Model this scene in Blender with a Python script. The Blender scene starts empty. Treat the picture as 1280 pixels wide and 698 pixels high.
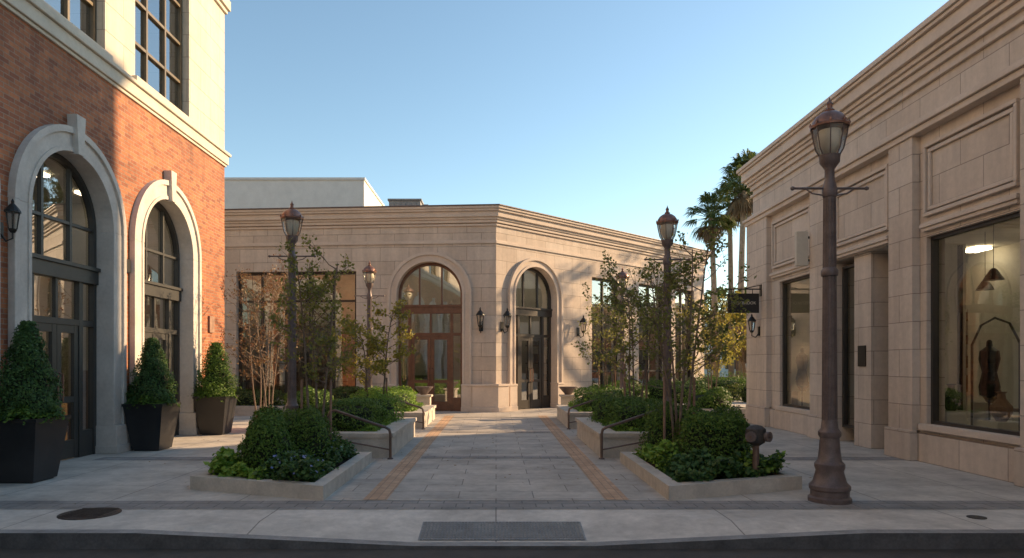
import bpy, math, random
import numpy as np
from mathutils import Vector, Matrix
random.seed(7); rng = np.random.default_rng(11)
S = bpy.context.scene
R = math.radians
# ------------------------------------------------------------ materials
def newmat(name):
    m = bpy.data.materials.new(name); m.use_nodes = True
    nt = m.node_tree; b = nt.nodes['Principled BSDF']
    return m, nt, b
def N(nt, t, **kw):
    n = nt.nodes.new(t)
    for k, v in kw.items(): setattr(n, k, v)
    return n
def c4(c, k=1.0): return (min(c[0]*k,1), min(c[1]*k,1), min(c[2]*k,1), 1)
def noise(nt, vec, scale, detail=4, rough=.6):
    n = N(nt, 'ShaderNodeTexNoise'); n.inputs['Scale'].default_value = scale
    n.inputs['Detail'].default_value = detail; n.inputs['Roughness'].default_value = rough
    nt.links.new(vec, n.inputs['Vector']); return n
def mrange(nt, val, a, b, c, d):
    n = N(nt, 'ShaderNodeMapRange'); nt.links.new(val, n.inputs[0])
    for i, v in zip((1,2,3,4), (a,b,c,d)): n.inputs[i].default_value = v
    return n.outputs[0]
def mult(nt, col, val, fac=1.0):
    n = N(nt, 'ShaderNodeMixRGB', blend_type='MULTIPLY'); n.inputs[0].default_value = fac
    nt.links.new(col, n.inputs[1]); nt.links.new(val, n.inputs[2]); return n.outputs[0]
def m_plain(name, col, rough=.6, metal=0, var=.25, vs=3.0, bump=.15, bs=60):
    m, nt, b = newmat(name)
    tc = N(nt, 'ShaderNodeTexCoord'); v = tc.outputs['Object']
    rgb = N(nt, 'ShaderNodeRGB'); rgb.outputs[0].default_value = c4(col)
    n1 = noise(nt, v, vs); n2 = noise(nt, v, vs*9, 5)
    a = mrange(nt, n1.outputs[0], .3, .7, 1-var, 1+var*.6)
    a2 = mrange(nt, n2.outputs[0], .3, .7, 1-var*.5, 1+var*.4)
    o = mult(nt, mult(nt, rgb.outputs[0], a), a2)
    nt.links.new(o, b.inputs['Base Color'])
    b.inputs['Roughness'].default_value = rough; b.inputs['Metallic'].default_value = metal
    if bump:
        n3 = noise(nt, v, bs, 3); bp = N(nt, 'ShaderNodeBump'); bp.inputs['Strength'].default_value = bump
        bp.inputs['Distance'].default_value = .01
        nt.links.new(n3.outputs[0], bp.inputs['Height']); nt.links.new(bp.outputs[0], b.inputs['Normal'])
    return m
def m_block(name, c1, c2, mort, w, h, ms, plane='wall', off=.5, rough=.8, var=.2, stain=.25, bd=.01, sq=0):
    m, nt, b = newmat(name)
    tc = N(nt, 'ShaderNodeTexCoord'); v = tc.outputs['Object']
    sp = N(nt, 'ShaderNodeSeparateXYZ'); nt.links.new(v, sp.inputs[0])
    cb = N(nt, 'ShaderNodeCombineXYZ')
    if plane == 'wall':
        ad = N(nt, 'ShaderNodeMath', operation='ADD'); nt.links.new(sp.outputs[0], ad.inputs[0]); nt.links.new(sp.outputs[1], ad.inputs[1])
        nt.links.new(ad.outputs[0], cb.inputs[0]); nt.links.new(sp.outputs[2], cb.inputs[1])
    elif plane == 'floor':
        nt.links.new(sp.outputs[0], cb.inputs[0]); nt.links.new(sp.outputs[1], cb.inputs[1])
    else:
        nt.links.new(sp.outputs[1], cb.inputs[0]); nt.links.new(sp.outputs[0], cb.inputs[1])
    br = N(nt, 'ShaderNodeTexBrick'); nt.links.new(cb.outputs[0], br.inputs['Vector'])
    br.offset = off
    br.inputs['Color1'].default_value = c4(c1); br.inputs['Color2'].default_value = c4(c2); br.inputs['Mortar'].default_value = c4(mort)
    br.inputs['Scale'].default_value = 1; br.inputs['Mortar Size'].default_value = ms; br.inputs['Mortar Smooth'].default_value = .1
    br.inputs['Brick Width'].default_value = w; br.inputs['Row Height'].default_value = h; br.inputs['Bias'].default_value = 0
    n1 = noise(nt, v, .7, 5); n2 = noise(nt, v, 9, 6, .7); n3 = noise(nt, v, 70, 3)
    mp = N(nt, 'ShaderNodeMapping'); mp.inputs['Scale'].default_value = (2.5,2.5,.25) if plane=='wall' else (1.3,1.3,1.3)
    nt.links.new(v, mp.inputs[0]); n4 = noise(nt, mp.outputs[0], 1.2, 6, .65)
    o = br.outputs['Color']
    o = mult(nt, o, mrange(nt, n1.outputs[0], .3, .7, 1-var*.7, 1+var*.5))
    o = mult(nt, o, mrange(nt, n2.outputs[0], .3, .7, 1-var*.7, 1+var*.5))
    o = mult(nt, o, mrange(nt, n4.outputs[0], .35, .6, 1-stain, 1))
    nt.links.new(o, b.inputs['Base Color']); b.inputs['Roughness'].default_value = rough
    ng = N(nt, 'ShaderNodeMath', operation='MULTIPLY'); ng.inputs[1].default_value = -1.0; nt.links.new(br.outputs['Fac'], ng.inputs[0])
    ad2 = N(nt, 'ShaderNodeMath', operation='MULTIPLY_ADD'); nt.links.new(n3.outputs[0], ad2.inputs[0]); ad2.inputs[1].default_value = .35
    nt.links.new(ng.outputs[0], ad2.inputs[2])
    bp = N(nt, 'ShaderNodeBump'); bp.inputs['Strength'].default_value = .7; bp.inputs['Distance'].default_value = bd
    nt.links.new(ad2.outputs[0], bp.inputs['Height']); nt.links.new(bp.outputs[0], b.inputs['Normal'])
    return m
def m_leaf(name, c1, c2, trans=.25, rough=.5):
    m, nt, b = newmat(name)
    g = N(nt, 'ShaderNodeNewGeometry')
    r = N(nt, 'ShaderNodeValToRGB'); r.color_ramp.elements[0].color = c4(c1); r.color_ramp.elements[1].color = c4(c2)
    nt.links.new(g.outputs['Random Per Island'], r.inputs[0])
    nt.links.new(r.outputs[0], b.inputs['Base Color']); b.inputs['Roughness'].default_value = rough
    b.inputs['Specular IOR Level'].default_value = .3
    t = N(nt, 'ShaderNodeBsdfTranslucent'); nt.links.new(r.outputs[0], t.inputs[0])
    mx = N(nt, 'ShaderNodeMixShader'); mx.inputs[0].default_value = trans
    nt.links.new(b.outputs[0], mx.inputs[1]); nt.links.new(t.outputs[0], mx.inputs[2])
    nt.links.new(mx.outputs[0], nt.nodes['Material Output'].inputs[0])
    return m
def m_glass(name, tint=(.55,.6,.58), base=.25, rough=.015, rc=(.9,.93,.95)):
    m, nt, b = newmat(name); nt.nodes.remove(b)
    tr = N(nt, 'ShaderNodeBsdfTransparent'); tr.inputs[0].default_value = c4(tint)
    gl = N(nt, 'ShaderNodeBsdfGlossy'); gl.inputs['Roughness'].default_value = rough; gl.inputs[0].default_value = c4(rc)
    lw = N(nt, 'ShaderNodeLayerWeight'); lw.inputs[0].default_value = .35
    ma = N(nt, 'ShaderNodeMath', operation='MULTIPLY_ADD'); ma.use_clamp = True
    nt.links.new(lw.outputs['Fresnel'], ma.inputs[0]); ma.inputs[1].default_value = .7; ma.inputs[2].default_value = base
    tc = N(nt, 'ShaderNodeTexCoord'); n = noise(nt, tc.outputs['Object'], .9, 1)
    bp = N(nt, 'ShaderNodeBump'); bp.inputs['Strength'].default_value = .12; bp.inputs['Distance'].default_value = .03
    nt.links.new(n.outputs[0], bp.inputs['Height']); nt.links.new(bp.outputs[0], gl.inputs['Normal'])
    mx = N(nt, 'ShaderNodeMixShader'); nt.links.new(ma.outputs[0], mx.inputs[0])
    nt.links.new(tr.outputs[0], mx.inputs[1]); nt.links.new(gl.outputs[0], mx.inputs[2])
    nt.links.new(mx.outputs[0], nt.nodes['Material Output'].inputs[0])
    return m
def m_emit(name, col, st):
    m, nt, b = newmat(name); b.inputs['Base Color'].default_value=c4(col); b.inputs['Emission Color'].default_value=c4(col); b.inputs['Emission Strength'].default_value=st
    return m
LIME = m_block('limestone_ashlar', (.58,.475,.39), (.65,.55,.465), (.35,.28,.23), .98, .46, .007, var=.14, stain=.16, bd=.012)
LIMEP = m_plain('limestone_plain', (.61,.51,.43), .8, var=.12, vs=1.5, bump=.3)
CREAM = m_block('cream_ashlar', (.56,.50,.42), (.61,.545,.46), (.37,.32,.27), 1.1, .5, .008, var=.1, stain=.14)
CREAMP = m_plain('cream_stone', (.56,.51,.43), .8, var=.12, vs=1.5, bump=.3)
BRICK = m_block('red_brick', (.50,.175,.07), (.27,.085,.04), (.33,.235,.165), .215, .072, .007, var=.35, stain=.22, bd=.008)
GREYST = m_plain('grey_stone', (.56,.52,.475), .8, var=.16, vs=2, bump=.35)
GRAN = m_plain('granite_plinth', (.30,.28,.265), .7, var=.2, vs=8, bump=.3, bs=120)
PLST = m_plain('planter_stone', (.54,.485,.42), .8, var=.2, vs=4, bump=.5, bs=90)
WHITE = m_plain('white_stucco', (.72,.70,.65), .85, var=.08)
BRONZE = m_plain('bronze_frame', (.05,.043,.038), .4, .3, var=.15, bump=0)
DGREEN = m_plain('dark_frame', (.055,.055,.052), .4, .2, var=.15, bump=0)
GOLDF = m_plain('gold_bronze_frame', (.15,.12,.08), .4, .4, var=.15, bump=0)
WOOD = m_plain('door_wood', (.17,.075,.042), .4, 0, var=.3, vs=6, bump=.1)
POST = m_plain('lamp_bronze', (.15,.115,.11), .5, .2, var=.3, vs=10, bump=.2)
RAIL = m_plain('rail_bronze', (.16,.11,.09), .4, .4, var=.25, vs=10, bump=.1)
COPPER = m_plain('copper_cap', (.27,.145,.11), .42, .6, var=.3, vs=12, bump=.1)
BLACKM = m_plain('black_metal', (.02,.02,.02), .4, .4, var=.2, bump=0)
POTM = m_plain('black_pot', (.022,.022,.024), .3, 0, var=.2, bump=.05)
PLAZA = m_block('plaza_concrete', (.54,.49,.43), (.59,.54,.475), (.31,.275,.24), 1.5, 1.5, .008, plane='floor', off=0, var=.22, stain=.26, bd=.006)
WALK = m_block('sidewalk_concrete', (.64,.585,.52), (.67,.615,.55), (.33,.30,.27), 2.4, 1.6, .008, plane='floor', off=0, var=.22, stain=.26, bd=.005)
PATH = m_block('path_pavers', (.54,.49,.43), (.46,.42,.375), (.28,.25,.22), .9, .45, .007, plane='floor', var=.22, stain=.26, bd=.005)
BAND = m_block('dark_pavers', (.30,.28,.265), (.35,.325,.305), (.17,.165,.16), .3, .2, .007, plane='floor', var=.2, bd=.006)
TAN = m_block('tan_pavers', (.62,.41,.26), (.53,.34,.215), (.36,.26,.19), .2, .1, .006, plane='floorT', var=.2, bd=.006)
ASPH = m_plain('asphalt', (.085,.075,.068), .9, var=.3, vs=1, bump=.8, bs=150)
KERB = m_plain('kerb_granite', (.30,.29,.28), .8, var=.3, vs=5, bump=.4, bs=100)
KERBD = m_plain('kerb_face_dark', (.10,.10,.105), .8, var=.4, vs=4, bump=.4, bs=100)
GRASS = m_plain('grass', (.08,.12,.04), .9, var=.3, vs=2, bump=.8, bs=40)
SOIL = m_plain('soil', (.05,.035,.025), .95, var=.4, vs=12, bump=1, bs=50)
INT = m_plain('interior_plaster', (.66,.62,.52), .9, var=.1, bump=0)
INTD = m_plain('interior_wood', (.24,.15,.09), .6, var=.3, bump=0)
CAST = m_plain('cast_iron', (.07,.06,.055), .6, .4, var=.4, vs=20, bump=.4)
GRATE = m_plain('steel_grate', (.27,.265,.26), .5, .3, var=.3, vs=15, bump=.1)
BARK = m_plain('bark', (.19,.14,.105), .9, var=.35, vs=20, bump=.6)
PBARK = m_plain('palm_bark', (.24,.19,.14), .9, var=.35, vs=6, bump=.8, bs=20)
STAKE = m_plain('stake_wood', (.28,.17,.12), .8, var=.3, vs=10)
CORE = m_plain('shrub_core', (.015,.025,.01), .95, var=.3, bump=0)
L_BOX = m_leaf('leaf_boxwood', (.045,.10,.015), (.15,.25,.04), .28)
L_DARK = m_leaf('leaf_dark', (.025,.065,.018), (.085,.165,.04), .22)
L_LIME = m_leaf('leaf_lime', (.12,.24,.03), (.27,.40,.06), .35)
L_TREE = m_leaf('leaf_tree', (.13,.16,.035), (.30,.28,.08), .45)
L_RED = m_leaf('leaf_red', (.18,.08,.05), (.22,.15,.06), .35)
L_YEL = m_leaf('leaf_yellow_green', (.20,.21,.04), (.42,.35,.07), .45)
L_PALM = m_leaf('leaf_palm', (.045,.08,.02), (.14,.16,.045), .3)
L_DEAD = m_leaf('leaf_palm_dead', (.13,.09,.05), (.2,.14,.08), .1)
L_FALL = m_leaf('leaf_fallen', (.18,.10,.04), (.32,.22,.08), .1)
L_BLUE = m_leaf('flower_blue', (.14,.18,.40), (.28,.32,.55), .2)
L_MID = m_leaf('leaf_far', (.06,.10,.022), (.15,.18,.045), .4)
GL_S = m_glass('shop_glass', (.86,.90,.85), .17)
GL_D = m_glass('door_glass', (.66,.67,.64), .36)
GL_F = m_glass('storefront_glass', (.66,.66,.62), .20)
GL_L = m_glass('lantern_glass', (.93,.91,.87), .08, .25)
BULB = m_plain('frosted_bulb', (.80,.77,.70), .5, var=.05, bump=0)
SIGNW = m_plain('sign_lettering', (.65,.6,.5), .5, var=.05, bump=0)
GLOW = m_emit('added_interior_glow', (1,.82,.58), 11)  # emissive surface added to brighten the interiors
# ------------------------------------------------------------ mesh builder
class M:
    def __init__(s): s.v=[]; s.f=[]; s.mi=[]; s.mats=[]
    def mat(s, m):
        if m not in s.mats: s.mats.append(m)
        return s.mats.index(m)
    def poly(s, pts, m):
        b=len(s.v); s.v+= [tuple(p) for p in pts]; s.f.append(tuple(range(b,b+len(pts)))); s.mi.append(s.mat(m))
    def box(s, x0,x1,y0,y1,z0,z1, m):
        if x0>x1: x0,x1=x1,x0
        b=len(s.v)
        s.v += [(x0,y0,z0),(x1,y0,z0),(x1,y1,z0),(x0,y1,z0),(x0,y0,z1),(x1,y0,z1),(x1,y1,z1),(x0,y1,z1)]
        k=s.mat(m)
        for f in ((0,3,2,1),(4,5,6,7),(0,1,5,4),(1,2,6,5),(2,3,7,6),(3,0,4,7)):
            s.f.append(tuple(b+i for i in f)); s.mi.append(k)
    def prism(s, pts, z0, z1, m, bottom=True):
        n=len(pts); b=len(s.v); k=s.mat(m)
        s.v += [(p[0],p[1],z0) for p in pts]+[(p[0],p[1],z1) for p in pts]
        for i in range(n):
            j=(i+1)%n; s.f.append((b+i,b+j,b+n+j,b+n+i)); s.mi.append(k)
        s.f.append(tuple(b+n+i for i in range(n))); s.mi.append(k)
        if bottom: s.f.append(tuple(b+i for i in reversed(range(n)))); s.mi.append(k)
    def ring(s, outer, inner, z0, z1, m):
        n=len(outer)
        for i in range(n):
            j=(i+1)%n
            o0,o1,i0,i1=outer[i],outer[j],inner[i],inner[j]
            P=lambda p,z:(p[0],p[1],z)
            s.poly([P(o0,z0),P(o1,z0),P(o1,z1),P(o0,z1)],m)
            s.poly([P(i1,z0),P(i0,z0),P(i0,z1),P(i1,z1)],m)
            s.poly([P(o0,z1),P(o1,z1),P(i1,z1),P(i0,z1)],m)
    def extr(s, pts, y0, y1, m):
        n=len(pts)
        s.poly([(p[0],y0,p[1]) for p in pts],m)
        s.poly([(p[0],y1,p[1]) for p in reversed(pts)],m)
        for i in range(n):
            j=(i+1)%n; a,b=pts[i],pts[j]
            s.poly([(a[0],y0,a[1]),(a[0],y1,a[1]),(b[0],y1,b[1]),(b[0],y0,b[1])],m)
    def lathe(s, prof, m, cx=0, cy=0, seg=20, sx=1, sy=1):
        b=len(s.v); k=s.mat(m); n=len(prof)
        for r,z in prof:
            for i in range(seg):
                a=2*math.pi*(i+.5)/seg; s.v.append((cx+r*math.cos(a)*sx, cy+r*math.sin(a)*sy, z))
        for q in range(n-1):
            for i in range(seg):
                j=(i+1)%seg; s.f.append((b+q*seg+i,b+q*seg+j,b+(q+1)*seg+j,b+(q+1)*seg+i)); s.mi.append(k)
        s.f.append(tuple(b+i for i in reversed(range(seg)))); s.mi.append(k)
        s.f.append(tuple(b+(n-1)*seg+i for i in range(seg))); s.mi.append(k)
    def tube(s, pts, rad, m, seg=6):
        b=len(s.v); k=s.mat(m); n=len(pts); pts=[Vector(p) for p in pts]
        if not hasattr(rad,'__len__'): rad=[rad]*n
        for q in range(n):
            d=(pts[min(q+1,n-1)]-pts[max(q-1,0)])
            d = d.normalized() if d.length>1e-6 else Vector((0,0,1))
            u=d.cross(Vector((0.13,1,0.07))).normalized(); w=d.cross(u)
            for i in range(seg):
                a=2*math.pi*i/seg; s.v.append(tuple(pts[q]+(u*math.cos(a)+w*math.sin(a))*rad[q]))
        for q in range(n-1):
            for i in range(seg):
                j=(i+1)%seg; s.f.append((b+q*seg+i,b+q*seg+j,b+(q+1)*seg+j,b+(q+1)*seg+i)); s.mi.append(k)
        s.f.append(tuple(b+i for i in reversed(range(seg)))); s.mi.append(k)
        s.f.append(tuple(b+(n-1)*seg+i for i in range(seg))); s.mi.append(k)
    def build(s, name, parent=None, loc=(0,0,0), rz=0, smooth=False, bevel=0):
        me=bpy.data.meshes.new(name); me.from_pydata(s.v,[],s.f)
        for m in s.mats: me.materials.append(m)
        me.polygons.foreach_set('material_index', s.mi)
        if smooth:
            me.polygons.foreach_set('use_smooth',[True]*len(s.f))
            try: me.set_sharp_from_angle(angle=R(35))
            except Exception: pass
        me.update()
        return place(name, me, parent, loc, rz, bevel)
def place(name, me, parent=None, loc=(0,0,0), rz=0, bevel=0):
    o=bpy.data.objects.new(name, me); S.collection.objects.link(o)
    o.location=loc; o.rotation_euler=(0,0,rz)
    if parent: o.parent=parent
    if bevel:
        b=o.modifiers.new('b','BEVEL'); b.width=bevel; b.segments=2; b.limit_method='ANGLE'; b.angle_limit=R(40)
    return o
def group(name, loc=(0,0,0), rz=0):
    o=bpy.data.objects.new(name,None); S.collection.objects.link(o); o.location=loc; o.rotation_euler=(0,0,rz); o.empty_display_size=.3
    return o
def offset(pts, d):
    n=len(pts); out=[]
    for i in range(n):
        p0=Vector(pts[i-1]); p1=Vector(pts[i]); p2=Vector(pts[(i+1)%n])
        e1=(p1-p0).normalized(); e2=(p2-p1).normalized()
        n1=Vector((e1.y,-e1.x)); n2=Vector((e2.y,-e2.x))
        bis=(n1+n2); bis/= max(1e-6, 1+n1.dot(n2)); q=p1+bis*d; out.append((q.x,q.y))
    return out
# ------------------------------------------------------------ facade parts (local: x along wall, outward -y)
def facade(m, x0,x1,z0,z1, ops, depth, mat, rev=None):
    rev = rev or mat; cur=x0
    def q(xa,xb,za,zb):
        if xb-xa>1e-4 and zb-za>1e-4: m.poly([(xa,0,za),(xb,0,za),(xb,0,zb),(xa,0,zb)],mat)
    for o in sorted(ops, key=lambda o:o['a']):
        a,b,zb=o['a'],o['b'],o['zb']; q(cur,a,z0,z1); q(a,b,z0,zb)
        top=o['sp'] if 'sp' in o else o['zt']
        m.poly([(a,0,zb),(a,depth,zb),(a,depth,top),(a,0,top)],rev)
        m.poly([(b,depth,zb),(b,0,zb),(b,0,top),(b,depth,top)],rev)
        if zb>z0: m.poly([(a,0,zb),(b,0,zb),(b,depth,zb),(a,depth,zb)],rev)
        if 'sp' in o:
            c=(a+b)/2; r=(b-a)/2; n=28
            P=[(c-r*math.cos(math.pi*i/n), o['sp']+r*math.sin(math.pi*i/n)) for i in range(n+1)]
            for i in range(n):
                p,s2=P[i],P[i+1]
                m.poly([(p[0],0,p[1]),(s2[0],0,s2[1]),(s2[0],0,z1),(p[0],0,z1)],mat)
                m.poly([(p[0],0,p[1]),(p[0],depth,p[1]),(s2[0],depth,s2[1]),(s2[0],0,s2[1])],rev)
        else:
            q(a,b,o['zt'],z1); m.poly([(a,depth,top),(b,depth,top),(b,0,top),(a,0,top)],rev)
        cur=b
    q(cur,x1,z0,z1)
def arch_ring(m,cx,sp,ri,ro,y0,y1,mat,zb=0,n=28,legs=True):
    P=[(math.cos(math.pi*(1-i/n)), math.sin(math.pi*(1-i/n))) for i in range(n+1)]
    for i in range(n):
        a,b=P[i],P[i+1]
        ia=(cx+ri*a[0],sp+ri*a[1]); ib=(cx+ri*b[0],sp+ri*b[1]); oa=(cx+ro*a[0],sp+ro*a[1]); ob=(cx+ro*b[0],sp+ro*b[1])
        m.poly([(ia[0],y0,ia[1]),(ib[0],y0,ib[1]),(ob[0],y0,ob[1]),(oa[0],y0,oa[1])],mat)
        m.poly([(oa[0],y0,oa[1]),(ob[0],y0,ob[1]),(ob[0],y1,ob[1]),(oa[0],y1,oa[1])],mat)
        m.poly([(ib[0],y0,ib[1]),(ia[0],y0,ia[1]),(ia[0],y1,ia[1]),(ib[0],y1,ib[1])],mat)
    if legs:
        m.box(cx-ro,cx-ri,y0,y1,zb,sp,mat); m.box(cx+ri,cx+ro,y0,y1,zb,sp,mat)
def door_leaf(m,g,x0,x1,z0,z1,y,mat,hs=1,gmat=None,mid=None):
    st=.11
    m.box(x0,x0+st,y-.03,y+.03,z0,z1,mat); m.box(x1-st,x1,y-.03,y+.03,z0,z1,mat)
    m.box(x0+st,x1-st,y-.026,y+.026,z0,z0+.3,mat); m.box(x0+st,x1-st,y-.026,y+.026,z1-.13,z1,mat)
    if mid: m.box(x0+st,x1-st,y-.026,y+.026,mid,mid+.1,mat)
    hx = x1-st/2 if hs>0 else x0+st/2
    m.tube([(hx,y-.03,.95),(hx,y-.09,.98),(hx,y-.09,1.42),(hx,y-.03,1.45)],.014,COPPER,6)
def arch_window(fr, g, cx, r, sp, y, t0, t1, fmat, vb, dmat=None, dw=.75, hb=None, gm=None):
    gm=gm or GL_D; dmat=dmat or fmat
    n=28
    g.poly([(cx-r,y+.02,0.03)]+[(cx+r,y+.02,0.03)]+[(cx+r*math.cos(math.pi*i/n),y+.02,sp+r*math.sin(math.pi*i/n)) for i in range(n+1)],gm)
    arch_ring(fr,cx,sp,r-.09,r-.002,y-.05,y+.05,fmat,0)
    fr.box(cx-r+.004,cx+r-.004,y-.09,y+.07,t0,t1,fmat); fr.box(cx-r+.01,cx+r-.01,y-.13,y-.09,t1-.07,t1-.01,fmat)
    for dx in vb: fr.box(cx+dx-.028,cx+dx+.028,y-.035,y+.035,t1,sp+math.sqrt(max(r*r-dx*dx,0))-.05,fmat)
    if hb: 
        for z in hb:
            hw = r if z<=sp else math.sqrt(max(r*r-(z-sp)**2,0))
            fr.box(cx-hw+.06,cx+hw-.06,y-.03,y+.03,z-.025,z+.025,fmat)
    top=t0-.75
    fr.box(cx-r+.08,cx+r-.08,y-.045,y+.045,top,top+.1,fmat)
    for sg in (-1,1): fr.box(cx+sg*dw-.05,cx+sg*dw+.05,y-.047,y+.047,0,t0,fmat)
    fr.box(cx-.03,cx+.03,y-.03,y+.03,top+.1,t0,fmat)
    door_leaf(fr,g,cx-dw+.052,cx-.006,.02,top-.004,y,dmat,1,mid=.95)
    door_leaf(fr,g,cx+.006,cx+dw-.052,.02,top-.004,y,dmat,-1,mid=.95)
    for sg in (-1,1):
        xa,xb=sorted((cx+sg*(dw+.052),cx+sg*(r-.1)))
        if xb-xa>.08: fr.box(xa,xb,y-.04,y+.04,.0,.45,dmat)
def rect_window(fr,g,a,b,zb,zt,y,fmat,nx,zs,gm,w=.06):
    g.poly([(a,y+.02,zb),(b,y+.02,zb),(b,y+.02,zt),(a,y+.02,zt)],gm)
    fr.box(a,a+w,y-.05,y+.05,zb,zt,fmat); fr.box(b-w,b,y-.05,y+.05,zb,zt,fmat)
    fr.box(a+w,b-w,y-.048,y+.048,zb,zb+w,fmat); fr.box(a+w,b-w,y-.048,y+.048,zt-w,zt,fmat)
    for i in range(1,nx):
        x=a+(b-a)*i/nx; fr.box(x-w*.4,x+w*.4,y-.04,y+.04,zb+w,zt-w,fmat)
    for z in zs: fr.box(a+w,b-w,y-.035,y+.035,z-w*.4,z+w*.4,fmat)
def room(m,x0,x1,y0,y1,z1,mat=None,fm=None,lights=True):
    mat=mat or INT; fm=fm or INTD
    m.poly([(x0,y1,0.02),(x1,y1,0.02),(x1,y1,z1),(x0,y1,z1)],mat)
    m.poly([(x0,y0,0.02),(x0,y1,0.02),(x0,y1,z1),(x0,y0,z1)],mat)
    m.poly([(x1,y0,0.02),(x1,y1,0.02),(x1,y1,z1),(x1,y0,z1)],mat)
    m.poly([(x0,y0,z1),(x1,y0,z1),(x1,y1,z1),(x0,y1,z1)],mat)
    m.poly([(x0,y0,0.02),(x1,y0,0.02),(x1,y1,0.02),(x0,y1,0.02)],fm)
    if lights:
        n=max(1,int((x1-x0)/1.8))
        for k in range(n):
            x=x0+(x1-x0)*(k+.5)/n; y=(y0+y1)/2
            m.box(x-.3,x+.3,y-.15,y+.15,z1-.06,z1-.01,GLOW)  # added glowing panel, lifts the room brightness
def plinth(m,x0,x1,ops,z,p,mat,pad=0):
    cur=x0
    for a,b in sorted(ops):
        if a-pad-cur>.02: m.box(cur,a-pad,-p,.02,0,z,mat)
        cur=b+pad
    if x1-cur>.02: m.box(cur,x1,-p,.02,0,z,mat)
def sconce(parent, x, z, y=-.0, k=1.0):
    m=M()
    m.box(x-.05*k,x+.05*k,y-.03,y+.01,z-.12*k,z+.12*k,BLACKM)
    m.tube([(x,y-.02,z-.05*k),(x,y-.10*k,z-.16*k),(x,y-.2*k,z-.12*k),(x,y-.2*k,z-.02*k)],.014*k,BLACKM,6)
    m.lathe([(.03*k,z-.04*k),(.06*k,z),(.06*k,z+.02*k)],BLACKM,x,y-.2*k,6)
    m.lathe([(.055*k,z+.02*k),(.09*k,z+.26*k)],GL_L,x,y-.2*k,6)
    for i in range(6):
        a=2*math.pi*(i+.5)/6; c,s=math.cos(a),math.sin(a)
        m.tube([(x+.058*k*c,y-.2*k+.058*k*s,z+.02*k),(x+.093*k*c,y-.2*k+.093*k*s,z+.26*k)],.008*k,BLACKM,4)
    m.lathe([(.11*k,z+.26*k),(.105*k,z+.285*k),(.05*k,z+.36*k),(.02*k,z+.39*k),(.022*k,z+.42*k),(.004*k,z+.46*k)],BLACKM,x,y-.2*k,12)
    m.build('wall_lantern',parent)
def shelf_goods(i,x0,x1,y,zs,depth=.35):
    for z in zs:
        i.box(x0,x1,y-depth,y,z,z+.04,INTD); x=x0+.08
        while x<x1-.25:
            w_=random.uniform(.08,.25); i.box(x,x+w_,y-depth+.05,y-.05,z+.04,z+.04+random.uniform(.12,.42),random.choice((WHITE,STAKE,GRAN,INTD,COPPER,CREAMP))); x+=w_+random.uniform(.05,.3)
def dressform(i,x,y,mat,k=1.0):
    i.lathe([(.02,.05),(.02,1.0*k),(.17,1.05*k),(.19,1.2*k),(.13,1.45*k),(.19,1.68*k),(.17,1.82*k),(.06,1.9*k),(.05,1.99*k),(.02,2.02*k)],mat,x,y,14,1,.75)
    i.lathe([(.17,.03),(.15,.06)],BLACKM,x,y,14)
# ------------------------------------------------------------ LEFT BRICK BUILDING
XL=-6.9
LB=group('brick_building',(XL,0,0),R(90))
SP=3.95; RI=1.1; RO=1.43
arches=[14.3,11.1,7.9,4.7,1.5]
ops=[dict(a=c-RI,b=c+RI,zb=0,sp=SP) for c in arches]
w=M(); facade(w,-14,17.35,0,6.6,ops,.34,BRICK,GREYST)
w.poly([(-14,14,0),(-14,0,0),(-14,0,6.6),(-14,14,6.6)],BRICK); w.poly([(17.35,14,0),(-14,14,0),(-14,14,6.6),(17.35,14,6.6)],BRICK)
w.build('brick_walls',LB)
w=M(); eops=[dict(a=c-RI,b=c+RI,zb=0,sp=SP) for c in (2.2,5.4,8.6,11.8)]
facade(w,0,14,0,6.6,eops,.3,BRICK,GREYST)
for o in eops: arch_ring(w,(o['a']+o['b'])/2,SP,RI,RO,-.09,0,GREYST,0)
w.build('end_wall',LB,(17.35,0,0),R(90))
fr=M(); g=M()
for o in eops: arch_window(fr,g,(o['a']+o['b'])/2,RI-.03,SP,.22,3.0,3.3,DGREEN,(-.36,.36),dw=.62,hb=(3.95,))
fr.build('end_frames',LB,(17.35,0,0),R(90)); g.build('end_glazing',LB,(17.35,0,0),R(90))
w=M()
uops=[dict(a=a,b=b,zb=7.08,zt=10.1) for a,b in ((13.05,15.35),(9.75,12.05),(6.5,8.8),(3.2,5.5),(0,2.3))]
facade(w,-14,17.35,6.95,14,uops,.3,CREAM)
w.poly([(17.35,0,6.9),(17.35,14,6.9),(17.35,14,14),(17.35,0,14)],CREAM)
w.poly([(-14,14,6.9),(-14,0,6.9),(-14,0,14),(-14,14,14)],CREAM); w.poly([(17.35,14,6.9),(-14,14,6.9),(-14,14,14),(17.35,14,14)],CREAM)
w.poly([(-14,0,14),(17.35,0,14),(17.35,14,14),(-14,14,14)],CREAM)
w.build('upper_walls',LB)
w=M()
for z0,z1,p in ((6.6,6.66,.04),(6.66,6.88,.08),(6.88,6.95,.13)): w.box(-14-p,17.35+p,-p,14+p,z0,z1,CREAMP)
for z0,z1,p in ((10.5,10.6,.06),(10.6,10.85,.12)): 
    w.box(-14,17.35+p,-p,.02,z0,z1,CREAMP)
for o in uops:
    w.box(o['a']-.1,o['b']+.1,-.09,.25,6.952,7.08,CREAMP)
w.build('stone_band',LB,bevel=.012)
w=M()
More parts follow.
